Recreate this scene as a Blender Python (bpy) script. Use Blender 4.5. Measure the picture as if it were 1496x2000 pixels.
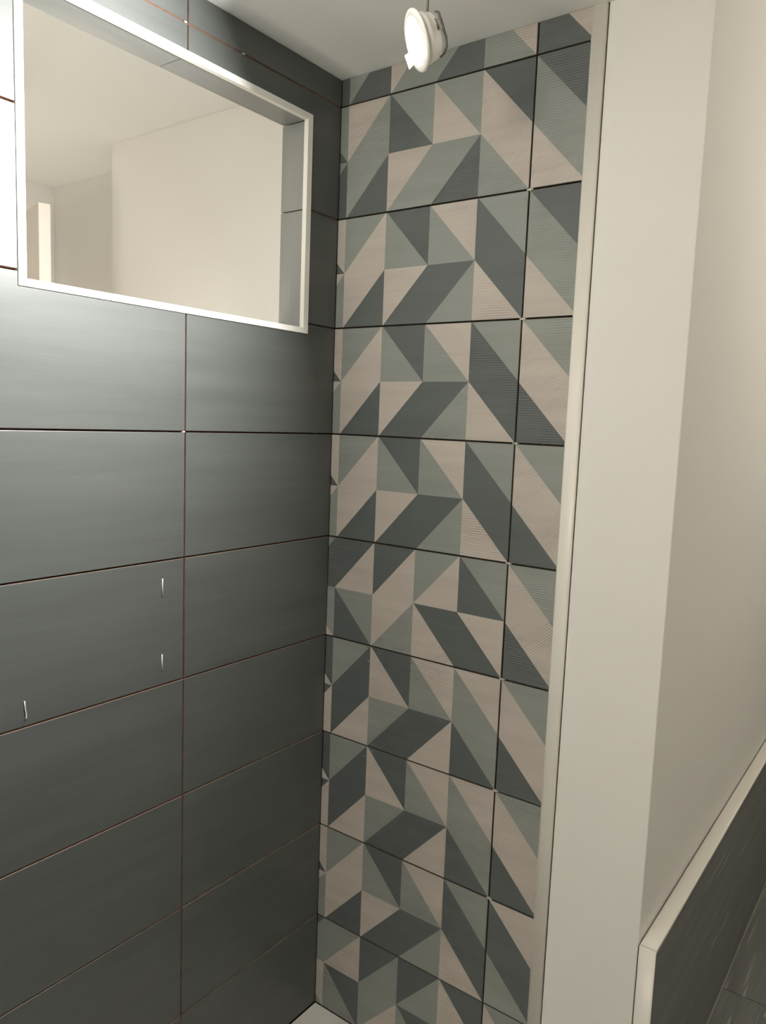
import bpy, bmesh, math, random
from mathutils import Vector, Matrix

for o in list(bpy.data.objects):
    bpy.data.objects.remove(o)
scene = bpy.context.scene
COL = scene.collection

# ------------------------------------------------------------------ camera
CAM = Vector((1.20734, -1.43523, 1.53523))
RIGHT = Vector((0.8051417528, 0.5918914018, 0.0375676228))
DOWN = Vector((0.0996892036, -0.0726199839, -0.9923650541))
FWD = Vector((-0.5846441829, 0.8027396255, -0.1174745636))
cam_data = bpy.data.cameras.new('camera')
cam_data.sensor_fit = 'AUTO'
cam_data.sensor_width = 36.0
cam_data.lens = 1499.86 * 36.0 / 2000.0
cam_data.clip_start = 0.01
cam = bpy.data.objects.new('camera', cam_data)
COL.objects.link(cam)
m = Matrix.Identity(4)
for i in range(3):
    m[i][0] = RIGHT[i]
    m[i][1] = -DOWN[i]
    m[i][2] = -FWD[i]
    m[i][3] = CAM[i]
cam.matrix_world = m
scene.camera = cam

# ------------------------------------------------------------------ world, exposure
world = bpy.data.worlds.new('world')
scene.world = world
world.use_nodes = True
world.node_tree.nodes['Background'].inputs['Color'].default_value = (0.010, 0.009, 0.008, 1)
world.node_tree.nodes['Background'].inputs['Strength'].default_value = 1.0
vs = scene.view_settings
vs.view_transform = 'Standard'
vs.look = 'None'
vs.exposure = 0.0
vs.gamma = 1.0
vs.use_curve_mapping = False

WARM = (1.0, 0.93, 0.79)
COOL = (0.99, 0.98, 0.95)
P_SPOT = 28.0        # the dangling spotlight
P_ROOM = 27.0       # added unseen globe behind the camera
P_SIDE = 14.0       # added unseen globe in the passage on the right
P_NEXT = 15.5       # added unseen globe in the room behind the opening

P_FILL = 3.0        # added unseen fill light behind the door there

random.seed(7)

# ------------------------------------------------------------------ helpers
def link(name, me, parent=None, mats=()):
    o = bpy.data.objects.new(name, me)
    COL.objects.link(o)
    for mt in mats:
        me.materials.append(mt)
    if parent is not None:
        o.parent = parent
    return o

def tag(o, label=None, cat=None, group=None, kind=None):
    if label: o['label'] = label
    if cat: o['category'] = cat
    if group: o['group'] = group
    if kind: o['kind'] = kind
    return o

def empty(name, loc=(0, 0, 0)):
    o = bpy.data.objects.new(name, None)
    o.empty_display_size = 0.05
    COL.objects.link(o)
    o.location = loc
    return o

def bm_box(bm, x0, x1, y0, y1, z0, z1, mi=0):
    vs_ = [bm.verts.new(c) for c in ((x0,y0,z0),(x1,y0,z0),(x1,y1,z0),(x0,y1,z0),
                                      (x0,y0,z1),(x1,y0,z1),(x1,y1,z1),(x0,y1,z1))]
    for f in ((3,2,1,0),(4,5,6,7),(0,1,5,4),(1,2,6,5),(2,3,7,6),(3,0,4,7)):
        fc = bm.faces.new([vs_[i] for i in f])
        fc.material_index = mi
    return vs_

def finish(bm, name, parent=None, mats=(), bevel=0.0, seg=2, smooth=False):
    bmesh.ops.recalc_face_normals(bm, faces=bm.faces)
    if bevel > 0:
        bmesh.ops.bevel(bm, geom=[e for e in bm.edges if e.calc_face_angle(0) > 0.5], offset=bevel,
                        segments=seg, affect='EDGES', profile=0.5)
    me = bpy.data.meshes.new(name)
    bm.to_mesh(me)
    bm.free()
    if smooth:
        for p in me.polygons: p.use_smooth = True
    return link(name, me, parent, mats)

def box(name, x0, x1, y0, y1, z0, z1, mats, parent=None, bevel=0.0):
    bm = bmesh.new()
    bm_box(bm, x0, x1, y0, y1, z0, z1)
    return finish(bm, name, parent, mats, bevel)

def prism(name, pts, axis, a0, a1, mats, parent=None, bevel=0.0, smooth=False):
    """polygon pts (2D) extruded along axis 'x','y' or 'z' from a0 to a1"""
    bm = bmesh.new()
    def mk(p, a):
        return {'z': (p[0], p[1], a), 'x': (a, p[0], p[1]), 'y': (p[0], a, p[1])}[axis]
    lo = [bm.verts.new(mk(p, a0)) for p in pts]
    hi = [bm.verts.new(mk(p, a1)) for p in pts]
    n = len(pts)
    bm.faces.new(lo); bm.faces.new(hi)
    for i in range(n):
        f = bm.faces.new([lo[i], lo[(i+1) % n], hi[(i+1) % n], hi[i]])
        f.smooth = smooth
    bmesh.ops.recalc_face_normals(bm, faces=bm.faces)
    if bevel > 0:
        bmesh.ops.bevel(bm, geom=[e for e in bm.edges if e.calc_face_angle(0) > 0.5], offset=bevel, segments=2, affect='EDGES', profile=0.5)
    me = bpy.data.meshes.new(name)
    bm.to_mesh(me); bm.free()
    return link(name, me, parent, mats)

def tube(name, pts, r, mats, parent=None, n=10, ry=None):
    """round (or flattened) bar along a polyline"""
    bm = bmesh.new()
    P = [Vector(p) for p in pts]
    rings = []
    up = None
    for i, p in enumerate(P):
        t = (P[min(i+1, len(P)-1)] - P[max(i-1, 0)]).normalized()
        if up is None:
            up = t.orthogonal().normalized()
        up = (up - t * up.dot(t)).normalized()
        sd = t.cross(up)
        rings.append([bm.verts.new(p + up * (math.cos(a) * r) + sd * (math.sin(a) * (ry or r)))
                      for a in [2 * math.pi * k / n for k in range(n)]])
    for a, b in zip(rings, rings[1:]):
        for k in range(n):
            f = bm.faces.new([a[k], a[(k+1) % n], b[(k+1) % n], b[k]]); f.smooth = True
    bm.faces.new(rings[0]); bm.faces.new(rings[-1])
    bmesh.ops.recalc_face_normals(bm, faces=bm.faces)
    me = bpy.data.meshes.new(name)
    bm.to_mesh(me); bm.free()
    return link(name, me, parent, mats)

def lathe(name, prof, M, mats, parent=None, n=40, closed=False):
    """profile (r, h) turned about local z, placed with matrix M"""
    bm = bmesh.new()
    rings = []
    for r, h in prof:
        if r < 1e-6:
            rings.append([bm.verts.new(M @ Vector((0, 0, h)))])
        else:
            rings.append([bm.verts.new(M @ Vector((r * math.cos(2*math.pi*k/n), r * math.sin(2*math.pi*k/n), h))) for k in range(n)])
    prs = list(zip(rings, rings[1:]))
    if closed: prs.append((rings[-1], rings[0]))
    for a, b in prs:
        for k in range(n):
            k2 = (k+1) % n
            if len(a) == 1 and len(b) == 1: continue
            if len(a) == 1: f = bm.faces.new([a[0], b[k], b[k2]])
            elif len(b) == 1: f = bm.faces.new([a[k], a[k2], b[0]])
            else: f = bm.faces.new([a[k], a[k2], b[k2], b[k]])
            f.smooth = True
    bmesh.ops.recalc_face_normals(bm, faces=bm.faces)
    me = bpy.data.meshes.new(name)
    bm.to_mesh(me); bm.free()
    o = link(name, me, parent, mats)
    return o

# ------------------------------------------------------------------ materials
def new_mat(name):
    mt = bpy.data.materials.new(name)
    mt.use_nodes = True
    nt = mt.node_tree
    return mt, nt, nt.nodes['Principled BSDF']

def simple(name, col, rough=0.5, spec=0.5, metal=0.0, var=0.0, scale=(8, 8, 8), bump=0.0, bscale=120.0):
    mt, nt, b = new_mat(name)
    b.inputs['Base Color'].default_value = (*col, 1)
    b.inputs['Roughness'].default_value = rough
    b.inputs['Specular IOR Level'].default_value = spec
    b.inputs['Metallic'].default_value = metal
    tc = nt.nodes.new('ShaderNodeTexCoord')
    if var > 0:
        mp = nt.nodes.new('ShaderNodeMapping'); mp.inputs['Scale'].default_value = scale
        nz = nt.nodes.new('ShaderNodeTexNoise'); nz.inputs['Detail'].default_value = 5; nz.inputs['Scale'].default_value = 1
        nt.links.new(tc.outputs['Object'], mp.inputs['Vector'])
        nt.links.new(mp.outputs['Vector'], nz.inputs['Vector'])
        rp = nt.nodes.new('ShaderNodeValToRGB')
        rp.color_ramp.elements[0].position = 0.3; rp.color_ramp.elements[1].position = 0.7
        rp.color_ramp.elements[0].color = (*[c * (1 - var) for c in col], 1)
        rp.color_ramp.elements[1].color = (*[min(1, c * (1 + var)) for c in col], 1)
        nt.links.new(nz.outputs['Fac'], rp.inputs['Fac'])
        nt.links.new(rp.outputs['Color'], b.inputs['Base Color'])
    if bump > 0:
        n2 = nt.nodes.new('ShaderNodeTexNoise'); n2.inputs['Scale'].default_value = bscale; n2.inputs['Detail'].default_value = 4
        nt.links.new(tc.outputs['Object'], n2.inputs['Vector'])
        bp = nt.nodes.new('ShaderNodeBump'); bp.inputs['Strength'].default_value = bump; bp.inputs['Distance'].default_value = 0.001
        nt.links.new(n2.outputs['Fac'], bp.inputs['Height'])
        nt.links.new(bp.outputs['Normal'], b.inputs['Normal'])
    return mt

PAINT = simple('white_paint', (0.80, 0.785, 0.755), 0.75, 0.3, bump=0.12, bscale=90)
CEIL = simple('ceiling_paint', (0.88, 0.875, 0.855), 0.8, 0.3, bump=0.08, bscale=60)
PVC = simple('white_pvc_trim', (0.80, 0.77, 0.71), 0.32, 0.5)
FRAME = simple('white_frame_profile', (0.83, 0.81, 0.76), 0.28, 0.5)
TERRA = simple('terracotta_body', (0.40, 0.235, 0.175), 0.85, 0.2, var=0.2, scale=(60, 60, 60))
BISCUIT = simple('brown_tile_body', (0.095, 0.066, 0.045), 0.9, 0.2, var=0.3, scale=(60, 60, 60))
GLUE = simple('tile_adhesive', (0.045, 0.030, 0.022), 0.95, 0.1, var=0.5, scale=(90, 90, 90))
SPACER = simple('spacer_plastic', (0.62, 0.58, 0.50), 0.5)
PUTTY = simple('dried_putty', (0.62, 0.62, 0.58), 0.8)
TRAY = simple('tray_resin', (0.62, 0.60, 0.55), 0.5, var=0.04, scale=(20, 20, 20))
STEEL = simple('clip_steel', (0.10, 0.095, 0.085), 0.5, 0.5, 0.4)
SPRING = simple('spring_steel', (0.45, 0.43, 0.40), 0.35, 0.5, 0.9)
CABLE = simple('cable_sheath', (0.20, 0.185, 0.15), 0.6)
HOUSING = simple('lamp_housing', (0.80, 0.78, 0.74), 0.4)
DOORM = simple('door_leaf_paint', (0.52, 0.475, 0.415), 0.5)
CHROME = simple('chrome', (0.7, 0.7, 0.7), 0.2, 0.5, 1.0)

def emit(name, col, strength):
    mt, nt, b = new_mat(name)
    b.inputs['Base Color'].default_value = (0.8, 0.8, 0.8, 1)
    b.inputs['Emission Color'].default_value = (*col, 1)
    b.inputs['Emission Strength'].default_value = strength
    return mt

def streaky(name, col, axis, rough, var=0.12, spec=0.5, wisps=0.06, bump=0.05, wlo=0.66, ws=(9, 120)):
    """glazed tile with soft brushed streaks running along one axis"""
    mt, nt, b = new_mat(name)
    N = nt.nodes.new; L = nt.links.new
    tc = N('ShaderNodeTexCoord')
    oi = N('ShaderNodeObjectInfo')
    add = N('ShaderNodeVectorMath'); add.operation = 'ADD'
    L(tc.outputs['Object'], add.inputs[0])
    sc = N('ShaderNodeVectorMath'); sc.operation = 'SCALE'; sc.inputs[0].default_value = (3.1, 3.7, 2.3)
    L(oi.outputs['Random'], sc.inputs['Scale']); L(sc.outputs['Vector'], add.inputs[1])
    def noise(s_along, s_across, detail):
        mp = N('ShaderNodeMapping')
        s = [s_across] * 3; s[axis] = s_along
        mp.inputs['Scale'].default_value = s
        L(add.outputs['Vector'], mp.inputs['Vector'])
        nz = N('ShaderNodeTexNoise'); nz.inputs['Scale'].default_value = 1; nz.inputs['Detail'].default_value = detail
        nz.inputs['Roughness'].default_value = 0.6
        L(mp.outputs['Vector'], nz.inputs['Vector'])
        return nz
    n1 = noise(1.6, 26, 4)
    n2 = noise(7, 190, 3)
    mx = N('ShaderNodeMath'); mx.operation = 'MULTIPLY_ADD'
    L(n2.outputs['Fac'], mx.inputs[0]); mx.inputs[1].default_value = 0.35
    L(n1.outputs['Fac'], mx.inputs[2])
    rp = N('ShaderNodeValToRGB')
    rp.color_ramp.elements[0].position = 0.45; rp.color_ramp.elements[1].position = 0.9
    rp.color_ramp.elements[0].color = (*[c * (1 - var) for c in col], 1)
    rp.color_ramp.elements[1].color = (*[min(1, c * (1 + var)) for c in col], 1)
    L(mx.outputs['Value'], rp.inputs['Fac'])
    n3 = noise(ws[0], ws[1], 2)
    r3 = N('ShaderNodeValToRGB')
    r3.color_ramp.elements[0].position = wlo; r3.color_ramp.elements[1].position = wlo + 0.14
    r3.color_ramp.elements[0].color = (0, 0, 0, 1); r3.color_ramp.elements[1].color = (wisps, wisps, wisps, 1)
    L(n3.outputs['Fac'], r3.inputs['Fac'])
    ad = N('ShaderNodeMixRGB'); ad.blend_type = 'ADD'; ad.inputs['Fac'].default_value = 1
    L(rp.outputs['Color'], ad.inputs['Color1']); L(r3.outputs['Color'], ad.inputs['Color2'])
    L(ad.outputs['Color'], b.inputs['Base Color'])
    b.inputs['Roughness'].default_value = rough
    b.inputs['Specular IOR Level'].default_value = spec
    bp = N('ShaderNodeBump'); bp.inputs['Strength'].default_value = bump; bp.inputs['Distance'].default_value = 0.001
    L(n2.outputs['Fac'], bp.inputs['Height'])
    L(bp.outputs['Normal'], b.inputs['Normal'])
    return mt

DARKC = (0.084, 0.090, 0.086)
DARKF = (0.098, 0.110, 0.109)
LIGHTC = (0.250, 0.266, 0.248)
REV_LITC = (0.270, 0.276, 0.264)  # slate of the reveal lightened: glare and neighbouring light put into the colour
BEIGEC = (0.480, 0.430, 0.388)
PLAIN_Y = streaky('slate_glaze', DARKC, 1, 0.36, var=0.11, wisps=0.012)
PLAIN_X = streaky('lit_slate_reveal', REV_LITC, 1, 0.4, var=0.10, wisps=0.02)
PLAIN_Z = streaky('lit_slate_upright', REV_LITC, 2, 0.4, var=0.10, wisps=0.02)

PLAIN_CROSS = streaky('slate_glaze_cross', DARKC, 0, 0.42, var=0.09, wisps=0.012)
def facet_mat(name, col, rib):
    """facet glaze: soft horizontal streaks, fine ribs pressed into some facets"""
    mt = streaky(name, col, 0, 0.55, var=0.09, wisps=0.012)
    nt = mt.node_tree
    if rib is None: return mt
    N = nt.nodes.new; L = nt.links.new
    b = nt.nodes['Principled BSDF']
    tc = N('ShaderNodeTexCoord')
    mp = N('ShaderNodeMapping')
    mp.inputs['Rotation'].default_value = (0, rib, 0)
    L(tc.outputs['Object'], mp.inputs['Vector'])
    wv = N('ShaderNodeTexWave'); wv.bands_direction = 'Z'; wv.inputs['Scale'].default_value = 62
    wv.inputs['Distortion'].default_value = 0.6; wv.inputs['Detail'].default_value = 1
    L(mp.outputs['Vector'], wv.inputs['Vector'])
    nz = N('ShaderNodeTexNoise'); nz.inputs['Scale'].default_value = 14
    L(tc.outputs['Object'], nz.inputs['Vector'])
    rp = N('ShaderNodeValToRGB'); rp.color_ramp.elements[0].position = 0.38; rp.color_ramp.elements[1].position = 0.6
    L(nz.outputs['Fac'], rp.inputs['Fac'])
    ml = N('ShaderNodeMath'); ml.operation = 'MULTIPLY'
    L(wv.outputs['Fac'], ml.inputs[0]); L(rp.outputs['Color'], ml.inputs[1])
    bp = N('ShaderNodeBump'); bp.inputs['Strength'].default_value = 0.6; bp.inputs['Distance'].default_value = 0.0014
    L(ml.outputs['Value'], bp.inputs['Height'])
    L(bp.outputs['Normal'], b.inputs['Normal'])
    return mt

FM = {}
for key, col in (('D', DARKF), ('L', LIGHTC), ('B', BEIGEC)):
    nm = {'D': 'slate', 'L': 'sage', 'B': 'sand'}[key]
    FM[key] = [facet_mat(nm + '_facet', col, None),
               facet_mat(nm + '_facet_ribbed', col, 0.0),
               facet_mat(nm + '_facet_diagonal_ribs', col, 0.7)]

STONE = streaky('dark_scratched_slate', (0.165, 0.167, 0.160), 1, 0.5, var=0.20, wisps=0.20, bump=0.08, wlo=0.63, ws=(3.0, 80))

# ------------------------------------------------------------------ dimensions (metres)
H = 0.25            # tile course
S0 = 2.25           # highest full horizontal joint
ZC = 2.31           # ceiling
G = 0.0017          # half joint
TT = 0.009          # tile thickness
CW = 0.11636        # width of one facet cell
X0 = 0.0247         # first cell line right of the corner
XS = X0 + 4 * CW    # vertical joint of the patterned wall
XW = 0.5970         # end of patterned tiles
YS = -0.4450        # vertical joint of the left wall
YS2 = YS - 0.70
XC = 0.8160         # outer corner of the painted pier
OY0, OY1, OZ0, OZ1 = -0.7775, -0.0978, 1.7265, 2.2020   # outside of opening frame
FW = 0.0140         # frame face width
IY0, IY1, IZ0, IZ1 = OY0 + FW, OY1 - FW - 0.002, OZ0 + 0.0125, OZ1 - 0.0136
XB = -0.0775        # back of the opening
YF, YR = -2.30, 3.00   # room front / far end
XR = 2.30

# ------------------------------------------------------------------ structure
ZH = 2.60           # ceiling of the passage
ceiling = box('ceiling', -0.02, XC - 0.0005, -1.13, 0.003, ZC, ZH, [CEIL])
tag(ceiling, 'lowered off-white ceiling above the tiled shower walls', kind='structure')
ceiling_p = box('ceiling_passage', -0.066, XR + 0.1, YF - 0.1, YR + 0.1, ZH + 0.001, ZH + 0.08, [CEIL])
tag(ceiling_p, 'higher white ceiling of the passage', kind='structure')

# left wall core with the opening through it
bm = bmesh.new()
hy0, hy1, hz0, hz1 = OY0 + 0.004, OY1 - 0.004, OZ0 + 0.004, OZ1 - 0.004
bm_box(bm, -0.066, -TT, YF, hy0, -0.03, ZH)
bm_box(bm, -0.066, -TT, hy1, TT, -0.03, ZH)
bm_box(bm, -0.066, -TT, hy0, hy1, -0.03, hz0)
bm_box(bm, -0.066, -TT, hy0, hy1, hz1, ZH)
wall_left = finish(bm, 'wall_left', None, [GLUE])
tag(wall_left, 'shower side wall clad in plain slate blue wide tiles', kind='structure')

wall_back = box('wall_back', -0.066, 0.6288, TT, 0.12, -0.03, ZH, [GLUE])
tag(wall_back, 'shower end wall clad in tiles with slate, sage and sand triangles', kind='structure')

# painted pier and passage wall in one piece, rounded outer corner
YP = 0.0035
rr = 0.0022
arc = [(XC - rr + rr * math.sin(a), YP + rr - rr * math.cos(a)) for a in [k * math.pi / 10 for k in range(6)]]
pts = [(0.6290, YP)] + arc + [(XC, YR), (0.70, YR), (0.70, 0.12), (0.6290, 0.12)]
wall_side = prism('wall_side', pts, 'z', -0.03, ZH, [PAINT])
tag(wall_side, 'cream painted wall end and passage wall right of the patterned tiles', kind='structure')

wall_far = box('wall_far', 0.70, XR + 0.1, YR, YR + 0.1, -0.03, ZH, [PAINT])
tag(wall_far, 'white painted wall at the end of the passage', kind='structure')
wall_right = box('wall_right', XR, XR + 0.1, YF, YR, -0.03, ZH, [PAINT])
tag(wall_right, 'white painted wall opposite the tiled side wall', kind='structure')
wall_front = box('wall_front', -0.066, XR + 0.1, YF - 0.1, YF, -0.03, ZH, [PAINT])
tag(wall_front, 'white painted wall behind the viewer', kind='structure')

# short tiled wall added out of view to block light from behind
wall_blocker = box('wall_blocker', -TT, 0.34, -1.122, -1.031, -0.03, ZC - 0.0005, [PAINT])
tag(wall_blocker, 'added unseen short wall blocking light at the near end of the shower', kind='structure')

# floor: slab with dark stone tiles
floor = box('floor', -0.066, XR + 0.1, YF - 0.1, YR + 0.1, -0.09, -0.03, [GLUE])
tag(floor, 'dark slate tiled floor of the passage', kind='structure')
tile_me = None
for ix in range(3):
    for iy in range(9):
        x0 = 0.8505 + ix * 0.6; y0 = -2.26 + iy * 0.6
        x1 = min(x0 + 0.597, XR); y1 = min(y0 + 0.597, YR)
        if x0 > XR - 0.02: continue
        box('tile', x0, x1, y0, y1, -0.03, 0.010, [STONE], floor, 0.001)
for iy in range(3):
    y0 = -2.26 + iy * 0.6
    for (x0, x1) in ((0.003, 0.2475), (0.2505, 0.8475)):
        y1 = min(y0 + 0.597, -0.915)
        if y1 - y0 < 0.02: continue
        box('tile', x0, x1, y0, y1, -0.03, 0.010, [STONE], floor, 0.001)

# ------------------------------------------------------------------ left wall tiles
def rect_tile(name, u0, u1, v0, v1, hole, place, mats, parent):
    """tile slab with a rectangular cut-out; place(u, v, d) -> xyz, d = 0 front, 1 back"""
    us = [u0, u1]; vs2 = [v0, v1]
    cut = False
    if hole:
        a0, a1, b0, b1 = hole
        if a0 < u1 and a1 > u0 and b0 < v1 and b1 > v0:
            cut = True
            us += [a for a in (a0, a1) if u0 < a < u1]
            vs2 += [b for b in (b0, b1) if v0 < b < v1]
    us.sort(); vs2.sort()
    bm = bmesh.new(); vd = {}
    def V(u, v, d):
        k = (round(u, 5), round(v, 5), d)
        if k not in vd: vd[k] = bm.verts.new(place(u, v, d))
        return vd[k]
    any_face = False
    for i in range(len(us) - 1):
        for j in range(len(vs2) - 1):
            cu, cv = (us[i] + us[i+1]) / 2, (vs2[j] + vs2[j+1]) / 2
            if cut and a0 < cu < a1 and b0 < cv < b1: continue
            f = bm.faces.new([V(us[i], vs2[j], 0), V(us[i+1], vs2[j], 0), V(us[i+1], vs2[j+1], 0), V(us[i], vs2[j+1], 0)])
            f.material_index = 0
            any_face = True
    if not any_face:
        bm.free(); return None
    edges = [e for e in bm.edges if len(e.link_faces) == 1]
    inv = {v: k for k, v in vd.items()}
    for e in edges:
        (ua, va, _), (ub, vb, _) = inv[e.verts[0]], inv[e.verts[1]]
        f = bm.faces.new([e.verts[0], e.verts[1], V(ub, vb, 1), V(ua, va, 1)])
        f.material_index = 1
    bmesh.ops.recalc_face_normals(bm, faces=bm.faces)
    # soft pressed edge on the front
    fe = [e for e in bm.edges if len(e.link_faces) == 2 and {f.material_index for f in e.link_faces} == {0, 1}]
    bmesh.ops.bevel(bm, geom=fe, offset=0.0008, segments=2, affect='EDGES', profile=0.5, material=0)
    me = bpy.data.meshes.new(name)
    bm.to_mesh(me); bm.free()
    return link(name, me, parent, mats)

hole = (OY0 + 0.003, OY1 - 0.003, OZ0 + 0.003, OZ1 - 0.003)
rows = [(S0, ZC)] + [(S0 - H * (r + 1), S0 - H * r) for r in range(9)]
cols = [(YS, -0.0004), (YS2, YS), (YS2 - 0.7, YS2), (YF, YS2 - 0.7)]
for (z0, z1) in rows:
    for (y0, y1) in cols:
        tz1 = z1 - (G if z1 < ZC else 0.0005)
        ty1 = y1 - (G if y1 < -0.01 else 0.0)
        jit = random.uniform(-0.0003, 0.0003)
        rect_tile('tile', y0 + G, ty1, z0 + G, tz1, hole,
                  lambda u, v, d, j=jit: ((j - TT * d), u, v), [PLAIN_Y, TERRA], wall_left)

for (z0, z1) in rows:
    rect_tile('tile', 0.0012, 0.34, z0 + G, z1 - (G if z1 < ZC else 0.001), None,
              lambda u, v, d: (u, -1.0218 - TT * d, v), [PLAIN_CROSS, TERRA], wall_blocker)
# dried streaks of filler on the plain tiles
def smear(pts, w):
    P = [(0.0008, y, z) for y, z in pts]
    return tube('putty_streak', P, 0.0012, [PUTTY], wall_left, 8, w)
smear([(-0.4985, 1.2148), (-0.4987, 1.200), (-0.4985, 1.179)], 0.0011)
smear([(-0.4990, 1.0629), (-0.4992, 1.046), (-0.4989, 1.0295)], 0.0010)
smear([(-0.7797, 1.0460), (-0.7790, 1.0340), (-0.7776, 1.0250), (-0.7770, 1.0170), (-0.7790, 1.0143)], 0.0010)

# ------------------------------------------------------------------ opening: frame profiles and tiled reveal
window = empty('window_1', (0, (OY0 + OY1) / 2, OZ0))
tag(window, 'white framed rectangular opening through the plain tiled wall', kind='structure')
def wchild(o):
    o.parent = window
    o.matrix_parent_inverse = Matrix.Translation(-window.location)
    return o

def frame_piece(name, corners):
    """mitred white edge profile: (outer a, outer b, inner b, inner a) as (y, z), L section with a short return into the reveal"""
    bm = bmesh.new()
    front = [bm.verts.new((0.0022, y, z)) for y, z in corners]
    back = [bm.verts.new((-0.0100, y, z)) for y, z in corners]
    bm.faces.new(front); bm.faces.new(back)
    for i in range(4):
        bm.faces.new([front[i], front[(i+1) % 4], back[(i+1) % 4], back[i]])
    return wchild(finish(bm, name, None, [FRAME], 0.0008, 2))
o_bl, o_br, o_tr, o_tl = (OY0, OZ0), (OY1, OZ0), (OY1, OZ1), (OY0, OZ1)
i_bl, i_br, i_tr, i_tl = (IY0, IZ0), (IY1, IZ0), (IY1, IZ1), (IY0, IZ1)
frame_piece('frame_profile', [o_bl, o_br, i_br, i_bl])
frame_piece('frame_profile', [o_br, o_tr, i_tr, i_br])
frame_piece('frame_profile', [o_tr, o_tl, i_tl, i_tr])
frame_piece('frame_profile', [o_tl, o_bl, i_bl, i_tl])

def reveal(axis, a0, a1, z, sgn, mat):
    """reveal tile; axis 'y' = lies along y at height z, axis 'z' = upright at y = z"""
    bm = bmesh.new()
    if axis == 'y':
        bm_box(bm, XB, -0.0105, a0, a1, min(z, z + sgn * TT), max(z, z + sgn * TT))
    else:
        bm_box(bm, XB, -0.0105, min(z, z + sgn * TT), max(z, z + sgn * TT), a0, a1)
    return wchild(finish(bm, 'reveal_tile', None, [mat], 0.0006, 1))
RY0, RY1, RZ0, RZ1 = IY0 - 0.0005, IY1 + 0.0015, IZ0 - 0.0005, IZ1 + 0.001
SEAM_Y, SEAM_Z = -0.4505, 1.9985
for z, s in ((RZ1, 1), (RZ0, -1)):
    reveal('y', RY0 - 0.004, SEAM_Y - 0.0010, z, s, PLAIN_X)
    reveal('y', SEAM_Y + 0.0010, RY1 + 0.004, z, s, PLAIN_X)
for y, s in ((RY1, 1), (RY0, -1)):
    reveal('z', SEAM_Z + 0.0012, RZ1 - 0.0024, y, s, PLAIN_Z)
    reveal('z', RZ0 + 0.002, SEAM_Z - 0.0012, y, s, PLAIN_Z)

# plaster skin of the wall on the neighbouring side
bm = bmesh.new()
bm_box(bm, XB, -0.0665, YF, RY0 - 0.0092, -0.03, 2.32)
bm_box(bm, XB, -0.0665, RY1 + 0.0092, 0.0, -0.03, 2.32)
bm_box(bm, XB, -0.0665, RY0 - 0.0092, RY1 + 0.0092, -0.03, RZ0 - 0.0092)
bm_box(bm, XB, -0.0665, RY0 - 0.0092, RY1 + 0.0092, RZ1 + 0.0092, 2.32)
wn = finish(bm, 'wall_partition', None, [PAINT])
tag(wn, 'plastered far side of the partition with the opening', kind='structure')

# ------------------------------------------------------------------ room seen through the opening
wall_next = box('wall_neighbour', -0.885, XB - 0.0005, 0.0, 0.26, -0.03, 2.322, [PAINT])
tag(wall_next, 'bright cream painted wall seen through the framed opening', kind='structure')
wall_rec = box('wall_recess', -1.56, -0.8855, 0.165, 0.26, -0.03, 2.322, [PAINT])
tag(wall_rec, 'set-back cream wall at the left inside the framed opening', kind='structure')
wall_nl = box('wall_neighbour_side', -1.58, -1.475, YF, 0.1645, -0.03, 2.322, [PAINT])
tag(wall_nl, 'side wall of the neighbouring room', kind='structure')
wall_nf = box('wall_neighbour_front', -1.58, XB - 0.0005, YF - 0.1, YF - 0.0005, -0.03, 2.322, [PAINT])
tag(wall_nf, 'rear wall of the neighbouring room', kind='structure')
ceil_n = box('ceiling_neighbour', -1.6, -0.0665, YF - 0.1, 0.27, 2.3225, 2.40, [CEIL])
tag(ceil_n, 'cream ceiling seen through the framed opening', kind='structure')
floor_n = box('floor_neighbour', -1.6, -0.0665, YF - 0.1, 0.27, -0.09, -0.03, [STONE])
tag(floor_n, 'floor of the neighbouring room', kind='structure')

# door leaf standing open in the neighbouring room
dv = Vector((-0.790 + 0.697, -0.317 + 0.342)).normalized()
dn = Vector((-dv.y, dv.x))
A = Vector((-0.697, -0.342)); Bq = A + dv * 0.76
q = [A, Bq, Bq - dn * 0.03, A - dn * 0.03] if dn.y < 0 else [A, Bq, Bq + dn * 0.03, A + dn * 0.03]
door = prism('door_1', [tuple(v) for v in q], 'z', -0.022, 2.05, [DOORM], None, 0.002)
tag(door, 'open door leaf at the left edge inside the opening', kind='structure')
hx = A + dv * 0.06
sg = -1 if dn.y > 0 else 1
hp = [Vector((hx.x, hx.y, 1.02)), Vector((hx.x, hx.y, 1.02)) + Vector((dn.x, dn.y, 0)) * (0.05 * sg)]
hp.append(hp[1] + Vector((dv.x, dv.y, 0)) * 0.11)
tube('door_handle', hp, 0.008, [CHROME], door)

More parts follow.
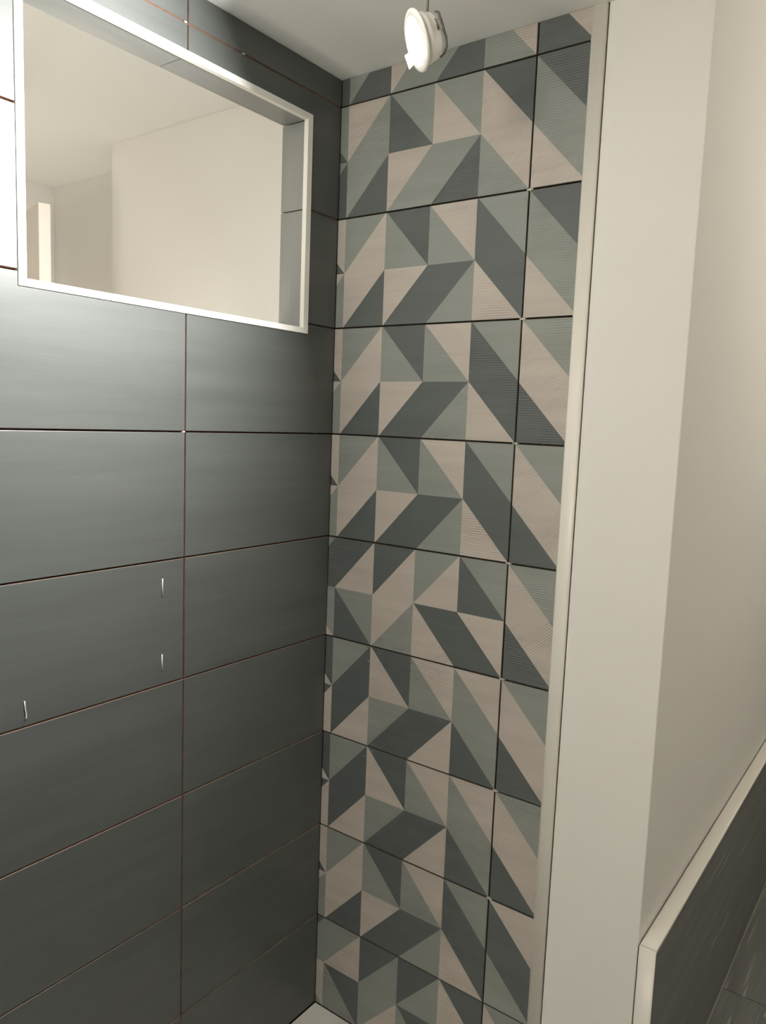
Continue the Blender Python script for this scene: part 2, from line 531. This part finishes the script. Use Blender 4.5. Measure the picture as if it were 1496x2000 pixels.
# ------------------------------------------------------------------ patterned tiles
# per course, six cells (sliver first) of (upper, lower) halves: diagonal, then the two colours
# '/' : upper-left, lower-right     '\' : lower-left, upper-right
PAT = {
 0: [None, None, None, None, None, None],
 1: [('\\DL', '/LD'), ('/BL', '/LD'), ('\\DL', '/BL'), ('\\BL', '/LD'), ('\\BD', '\\LB'), ('\\LD', '\\BL')],
 2: [('\\DB', '/BL'), ('/LB', '/BD'), ('\\LD', '/BD'), ('\\LB', '/DL'), ('\\DL', '\\BD'), ('\\LD', '\\BL')],
 3: [('\\DB', '/BL'), ('/LB', '/BD'), ('\\LD', '/BD'), ('\\LB', '/DL'), ('\\DL', '\\BD'), ('\\BL', '\\DB')],
 5: [('/LD', '\\BL'), ('/DB', '\\DL'), ('/DB', '/BL'), ('/LB', '\\BD'), ('\\DL', '\\DB'), ('\\BL', '\\DB')],
 6: [('\\BD', '/DB'), ('/LD', '/DB'), ('\\BD', '/LD'), ('\\LB', '/DB'), ('\\LB', '\\DL'), ('\\BL', '\\DB')],
 8: [('\\DB', '/BL'), ('/LB', '/BD'), ('\\LD', '/BD'), ('\\LB', '/DL'), ('\\DL', '\\BD'), ('\\DB', '\\LD')],
 9: [('/DL', '\\LB'), ('/LB', '\\LD'), ('/DL', '/LB'), ('/DL', '\\LD'), ('\\BD', '\\DL'), ('\\BL', '\\DB')],
}
PAT[4] = PAT[3]; PAT[7] = PAT[6]
PAT[0] = [('/LD', '/LD'), ('/LD', '/LD'), ('/LB', '/BL'), ('/LB', '/LD'), ('\\DL', '\\LB'), ('\\LB', '\\DB')]
LIFT = {'D': 0.0004, 'L': 0.0008, 'B': 0.0012}

def clip(poly, x0, x1, z0, z1):
    def cut(poly, ins, inter):
        out = []
        for i in range(len(poly)):
            a, b = poly[i-1], poly[i]
            if ins(b):
                if not ins(a): out.append(inter(a, b))
                out.append(b)
            elif ins(a): out.append(inter(a, b))
        return out
    def ix(c): return lambda a, b: (c, a[1] + (b[1] - a[1]) * (c - a[0]) / (b[0] - a[0]))
    def iz(c): return lambda a, b: (a[0] + (b[0] - a[0]) * (c - a[1]) / (b[1] - a[1]), c)
    for ins, it in ((lambda p: p[0] >= x0, ix(x0)), (lambda p: p[0] <= x1, ix(x1)),
                    (lambda p: p[1] >= z0, iz(z0)), (lambda p: p[1] <= z1, iz(z1))):
        if poly: poly = cut(poly, ins, it)
    return poly

def area(p):
    return abs(sum(p[i-1][0] * p[i][1] - p[i][0] * p[i-1][1] for i in range(len(p)))) / 2

def patterned_tile(row, ccells, tx0, tx1, tz0, tz1, zbase):
    y = random.uniform(-0.0003, 0.0003)
    body = rect_tile('tile', tx0, tx1, tz0, tz1, None, lambda u, v, d: (u, y + 0.0004 + (TT - 0.0006) * d, v), [FM['D'][0], BISCUIT], wall_back)
    tris = []
    for c in ccells:
        xa, xb = X0 + (c - 1) * CW, X0 + c * CW
        for half in (0, 1):
            za = zbase + (H / 2 if half == 0 else 0.0); zb = za + H / 2
            code = PAT[row][c][half]
            if code[0] == '/':
                t = [((xa, za), (xb, zb), (xa, zb)), ((xa, za), (xb, za), (xb, zb))]
            else:
                t = [((xa, za), (xb, za), (xa, zb)), ((xb, za), (xb, zb), (xa, zb))]
            for tri, cc in zip(t, code[1:]):
                tris.append((tri, cc))
    # touching triangles of one colour are one facet
    def key(p): return (round(p[0], 4), round(p[1], 4))
    def edges(t): return [frozenset((key(t[i]), key(t[(i+1) % 3]))) for i in range(3)]
    grp = list(range(len(tris)))
    def find(i):
        while grp[i] != i: i = grp[i]
        return i
    for i in range(len(tris)):
        for j in range(i):
            if tris[i][1] == tris[j][1] and set(edges(tris[i][0])) & set(edges(tris[j][0])):
                grp[find(i)] = find(j)
    comps = {}
    for i in range(len(tris)): comps.setdefault(find(i), []).append(i)
    e = 0.0004
    for members in comps.values():
        cc = tris[members[0]][1]
        bm = bmesh.new(); vd = {}
        h = LIFT[cc]
        def V(p, d):
            k = (round(p[0], 5), round(p[1], 5), d)
            if k not in vd: vd[k] = bm.verts.new((p[0], y + 0.0006 if d else y - h, p[1]))
            return vd[k]
        n = 0
        for i in members:
            pl = clip(list(tris[i][0]), tx0 + e, tx1 - e, tz0 + e, tz1 - e)
            if len(pl) >= 3 and area(pl) > 1e-6:
                ks = []
                for p in pl:
                    v = V(p, 0)
                    if v not in ks: ks.append(v)
                if len(ks) >= 3:
                    try: bm.faces.new(ks); n += 1
                    except ValueError: pass
        if not n: bm.free(); continue
        inv = {v: k for k, v in vd.items()}
        for ed in [ed for ed in bm.edges if len(ed.link_faces) == 1]:
            a, b = inv[ed.verts[0]], inv[ed.verts[1]]
            bm.faces.new([ed.verts[0], ed.verts[1], V(b, 1), V(a, 1)])
        bmesh.ops.recalc_face_normals(bm, faces=bm.faces)
        me = bpy.data.meshes.new('facet')
        bm.to_mesh(me); bm.free()
        fac = link('facet', me, body, [FM[cc][random.choices((0, 1, 2), (0.62, 0.28, 0.10))[0]]])
        if row in (3, 4, 5) and max(X0 + 4 * CW, 0) < min(v.co.x for v in me.vertices) + 0.02 and cc == 'B':
            me.materials[0] = FM[cc][2]

for row in range(10):
    zb = S0 - H * row
    z0 = zb + G
    z1 = (zb + H - G) if row else ZC - 0.0005
    patterned_tile(row, [0, 1, 2, 3, 4], 0.0012, XS - G, z0, z1, zb)
    patterned_tile(row, [5], XS + G, XW + 0.003, z0, z1, zb)

# plastic tile spacers left in the joint crossings
def spacer(x, z, on_left=False, one=False):
    bm = bmesh.new()
    w, l = 0.0011, 0.0065
    if on_left:
        bm_box(bm, -0.006, 0.0006, x - l, x + l, z - w, z + w)
    else:
        bm_box(bm, x - l, x + l, -0.0006, 0.006, z - w, z + w)
        if not one: bm_box(bm, x - w, x + w, -0.0004, 0.006, z - l * 0.4, z + l * 0.4)
    finish(bm, 'tile_spacer', wall_left if on_left else wall_back, [SPACER])
for r in range(1, 8):
    spacer(XS + 0.001, S0 - H * r)
for (y, z) in ((YS - 0.006, S0), (-0.306, S0), (YS - 0.004, S0 - 3 * H)):
    bm = bmesh.new(); bm_box(bm, -0.006, 0.0006, y - 0.003, y + 0.003, z - 0.0011, z + 0.0011)
    finish(bm, 'tile_spacer', wall_left, [SPACER])
# tiny drops of filler on the patterned tiles
for (x, z, r) in ((0.137, 0.962, 0.0014), (0.132, 0.722, 0.0011), (0.157, 0.742, 0.0009), (0.118, 0.99, 0.0008)):
    lathe('putty_drop', [(r, 0), (r * 0.8, r * 0.5), (0, r * 0.7)],
          Matrix.Translation((x, -0.0008, z)) @ Matrix.Rotation(math.pi / 2, 4, 'X'), [PUTTY], wall_back, 10)

# ------------------------------------------------------------------ white edge trim beside the patterned tiles
def bullnose(a0, a1, face, bulge, back, n=12):
    """rounded strip section: flat back, softly domed face, (a, depth) pairs"""
    pts = [(a0, back)]
    for k in range(n + 1):
        t = k / n
        a = a0 + (a1 - a0) * (1 - math.cos(math.pi * t)) / 2
        pts.append((a, face - bulge * math.sin(math.pi * t) ** 0.7))
    pts.append((a1, back))
    return pts
trim1 = prism('trim_1', bullnose(XW, 0.6268, 0.002, 0.0050, 0.0088), 'z', 0.001, ZC - 0.0005, [PVC], None, 0, True)
tag(trim1, 'tall white rounded edge trim between patterned tiles and cream wall', kind='structure')
for poly in trim1.data.polygons: poly.use_smooth = True

# ------------------------------------------------------------------ wainscot in the passage
ZT = 0.543
wain = box('wall_wainscot', XC + 0.0005, 0.8440, 0.003, YR, 0.0, ZT - 0.0075, [GLUE])
tag(wain, 'low dark slate clad wainscot against the passage wall', kind='structure')
y = 0.0035
while y < YR - 0.02:
    y1 = min(y + 1.197, YR)
    box('tile', 0.8442, 0.8502, y, y1, 0.0105, ZT - 0.0075, [STONE], wain, 0.0008)
    y = y1 + 0.003
def section(x0, x1, zf, bulge, zback, n=10):
    return [(x, -z) for x, z in bullnose(x0, x1, -zf, bulge, -zback, n)]
cap = prism('trim_2', section(XC + 0.0032, 0.8510, ZT - 0.002, 0.0022, ZT - 0.0074), 'y', 0.004, YR, [PVC], None, 0, True)
tag(cap, 'white horizontal trim capping the low dark wainscot', kind='structure')
vt = prism('trim_3', bullnose(XC + 0.0024, 0.8510, 0.001, 0.0030, 0.0028), 'z', 0.0105, ZT - 0.004, [PVC], None, 0, True)
tag(vt, 'short upright white trim on the end of the dark wainscot', kind='structure')
# silicone bead between wainscot and floor
bead = tube('sealant_bead', [(0.8508, 0.005, 0.0115), (0.8508, 0.9, 0.0115), (0.8508, YR, 0.0115)], 0.0016, [simple('sealant', (0.33, 0.32, 0.27), 0.6)], wain, 8)

# ------------------------------------------------------------------ shower tray
tray = empty('shower_tray', (0.31, -0.455, -0.03))
tag(tray, 'pale shower tray in the corner below the tiled walls', 'shower tray')
def tchild(o):
    o.parent = tray; o.matrix_parent_inverse = Matrix.Translation(-tray.location); return o
bm = bmesh.new()
ox0, ox1, oy0, oy1 = 0.002, 0.848, -0.912, -0.0012
ix0, ix1, iy0, iy1 = ox0 + 0.05, ox1 - 0.05, oy0 + 0.05, oy1 - 0.05
def ring(x0, x1, y0, y1, z): return [bm.verts.new(c) for c in ((x0, y0, z), (x1, y0, z), (x1, y1, z), (x0, y1, z))]
r0 = ring(ox0, ox1, oy0, oy1, -0.0298); r1 = ring(ox0, ox1, oy0, oy1, 0.0)
r2 = ring(ix0, ix1, iy0, iy1, 0.0); r3 = ring(ix0 + 0.02, ix1 - 0.02, iy0 + 0.02, iy1 - 0.02, -0.008)
for a, b in ((r0, r1), (r1, r2), (r2, r3)):
    for k in range(4): bm.faces.new([a[k], a[(k+1) % 4], b[(k+1) % 4], b[k]])
bm.faces.new(r3); bm.faces.new(r0)
tchild(finish(bm, 'basin', None, [TRAY], 0.0015, 2))
tchild(lathe('drain', [(0.055, -0.008), (0.055, -0.0055), (0.05, -0.0045), (0.0, -0.0045)], Matrix.Translation((0.42, -0.45, 0)), [CHROME]))

# small pale spacer wedge lying on the passage floor
bm = bmesh.new()
wv = [bm.verts.new(c) for c in ((0.962, 0.690, 0.0101), (0.992, 0.690, 0.0101), (0.992, 0.712, 0.0101), (0.962, 0.712, 0.0101),
                                (0.962, 0.690, 0.012), (0.992, 0.690, 0.019), (0.992, 0.712, 0.019), (0.962, 0.712, 0.012))]
for f in ((3,2,1,0),(4,5,6,7),(0,1,5,4),(1,2,6,5),(2,3,7,6),(3,0,4,7)): bm.faces.new([wv[i] for i in f])
wedge = finish(bm, 'tile_wedge', None, [simple('wedge_plastic', (0.30, 0.29, 0.20), 0.6)], 0.0006, 1)
tag(wedge, 'small pale wedge on the dark floor at the lower right edge', 'wedge')

# ------------------------------------------------------------------ the dangling spotlight
LC = Vector((0.52343, -0.45732, 2.08724))
LN = Vector((-0.59687, -0.70664, -0.38000)).normalized()
lx = LN.cross(Vector((0, 0, 1))).normalized()
ly = LN.cross(lx).normalized()
ML = Matrix.Identity(4)
for i in range(3):
    ML[i][0] = lx[i]; ML[i][1] = ly[i]; ML[i][2] = LN[i]; ML[i][3] = LC[i]
lamp = empty('spotlight', LC)
tag(lamp, 'lit white round spotlight dangling from its cable below the ceiling', 'spotlight')
def lchild(o):
    o.parent = lamp; o.matrix_parent_inverse = Matrix.Translation(-lamp.location); return o
lchild(lathe('bezel', [(0.0302, -0.0040), (0.0302, 0.0012), (0.0325, 0.0030), (0.0392, 0.0018), (0.0414, 0.0), (0.0414, -0.0016), (0.0312, -0.0040)], ML, [HOUSING], n=56, closed=True))
lchild(lathe('lens', [(0.0300, -0.0030), (0.0300, -0.0012), (0.018, -0.0006), (0.0, -0.0004)], ML, [emit('led_lens', (1.0, 0.93, 0.80), 40.0)], n=48))
body = lchild(lathe('housing', [(0.0, -0.029), (0.026, -0.029), (0.0295, -0.027), (0.0315, -0.0235), (0.0325, -0.0150), (0.0345, -0.0140), (0.0345, -0.0044), (0.0, -0.0044)], ML, [HOUSING], n=48))
lchild(lathe('back_cap', [(0.0, -0.036), (0.014, -0.036), (0.0165, -0.034), (0.0165, -0.0295), (0.0, -0.0295)], ML, [simple('cap_plastic', (0.42, 0.41, 0.40), 0.5)], n=32))
# spring clip: bent steel strip behind the housing with its coil
strip = [LC + Vector((0.0224, 0.0122, 0.0398)), LC + Vector((0.0284, 0.0112, 0.0371)), LC + Vector((0.0372, 0.0054, 0.0220)), LC + Vector((0.0461, -0.0005, 0.0057)), LC + Vector((0.0525, -0.0028, -0.0084)), LC + Vector((0.0547, -0.0031, -0.0214)), LC + Vector((0.0501, -0.0013, -0.0284)), LC + Vector((0.0419, 0.0011, -0.0311))]
lchild(tube('clip_strip', strip, 0.0020, [STEEL], None, 12, 0.0012))
lchild(tube('clip_arm', [LC + Vector((0.0330, -0.0055, 0.0193)), LC + Vector((0.0359, -0.0042, 0.0143)), LC + Vector((0.0398, -0.0028, 0.0043))], 0.0014, [STEEL], None, 10, 0.0008))
a, b_ = LC + Vector((0.0376, -0.0046, 0.0198)), LC + Vector((0.0474, -0.0051, 0.0014))
ax = (b_ - a).normalized(); e1 = ax.orthogonal().normalized(); e2 = ax.cross(e1)
hel = []
for k in range(8 * 14 + 1):
    t = k / (8 * 14); an = 2 * math.pi * 8 * t
    hel.append(a + (b_ - a) * t + (e1 * math.cos(an) + e2 * math.sin(an)) * 0.0026)
lchild(tube('clip_spring', hel, 0.0005, [SPRING], None, 6))
# paper flag stuck on the bezel
cq = [LC + Vector((0.0020, -0.0307, -0.0325)), LC + Vector((0.0065, -0.0155, -0.0195)), LC + Vector((0.0097, -0.0101, -0.0321)), LC + Vector((0.0077, -0.0267, -0.0503))]
bm = bmesh.new()
off = LN * 0.0008
f0 = [bm.verts.new(c) for c in cq]; f1 = [bm.verts.new(c - off) for c in cq]
bm.faces.new(f0); bm.faces.new(f1)
for k in range(4): bm.faces.new([f0[k], f0[(k+1) % 4], f1[(k+1) % 4], f1[k]])
lchild(finish(bm, 'paper_flag', None, [simple('paper', (0.85, 0.84, 0.80), 0.7)]))
c0 = LC + Vector((0.0094, 0.0107, 0.0433))
cab = lchild(tube('cable', [c0 + Vector((0, 0, -0.004)), c0 + Vector((0.0005, 0, 0.06)), c0 + Vector((0.001, 0.001, 0.15)), Vector((c0.x, c0.y, ZC))], 0.0020, [CABLE], None, 10))
ld = bpy.data.lights.new('spot_beam', 'AREA')
ld.shape = 'DISK'; ld.size = 0.056; ld.energy = P_SPOT; ld.color = COOL; ld.spread = math.radians(150)
lo = bpy.data.objects.new('spot_beam', ld); COL.objects.link(lo)
Mb = ML.copy()
for i in range(3):
    Mb[i][2] = -LN[i]; Mb[i][0] = -lx[i]; Mb[i][3] = LC[i] + LN[i] * 0.0008
lo.parent = lamp
lo.matrix_parent_inverse = Matrix.Translation(-lamp.location)
lo.matrix_basis = Mb

# ------------------------------------------------------------------ unseen globes on stems, added to light the rooms
def globe(label, x, y, zc, power, r=0.07, drop=0.13):
    t = empty('added_globe', (x, y, zc))
    tag(t, label, 'added light', 'added globe lights out of view')
    inv = Matrix.Translation((-x, -y, -zc))
    zz = zc - drop
    for o in (lathe('canopy', [(0.0, 0.0), (0.05, 0.0), (0.05, -0.012), (0.02, -0.022), (0.0, -0.022)], Matrix.Translation((x, y, zc)), [HOUSING], n=32),
              tube('stem', [(x, y, zc - 0.02), (x, y, zz + r - 0.002)], 0.006, [CHROME])):
        o.parent = t; o.matrix_parent_inverse = inv
    n = 14
    prof = [(r * math.sin(math.pi * k / n), r * math.cos(math.pi * k / n)) for k in range(n + 1)]
    g = lathe('globe', prof, Matrix.Translation((x, y, zz)), [emit('globe_glass', WARM, power / (4 * math.pi * math.pi * r * r))], n=28)
    g.parent = t; g.matrix_parent_inverse = inv
globe('added unseen globe light on the ceiling behind the viewer', 0.75, -2.10, ZH, P_ROOM, 0.07, 0.80)
globe('added unseen globe light on the passage ceiling', 1.7, 1.0, ZH, P_SIDE, 0.07, 0.35)
globe('added unseen globe light on the neighbouring room ceiling', -0.19, -1.25, 2.322, P_NEXT, 0.10, 0.78)

# unseen fill globe on a pole, added to brighten the recess behind the door
fl = empty('fill_globe', (-1.22, -0.06, -0.03))
tag(fl, 'added unseen fill globe behind the open door of the neighbouring room', 'fill light')
finv = Matrix.Translation((1.22, 0.06, 0.03))
gl = [(0.06 * math.sin(math.pi * k / 12), 0.06 * math.cos(math.pi * k / 12)) for k in range(13)]
for o in (lathe('base', [(0, 0.03), (0.02, 0.03), (0.10, 0.012), (0.10, 0.0), (0, 0.0)], Matrix.Translation((-1.22, -0.06, -0.03)), [STEEL], n=32),
          tube('pole', [(-1.22, -0.06, -0.005), (-1.22, -0.06, 1.345)], 0.008, [STEEL]),
          lathe('globe', gl, Matrix.Translation((-1.22, -0.06, 1.40)), [emit('fill_globe_glass', WARM, P_FILL / (4 * math.pi * math.pi * 0.06 ** 2))], n=24)):
    o.parent = fl; o.matrix_parent_inverse = finv
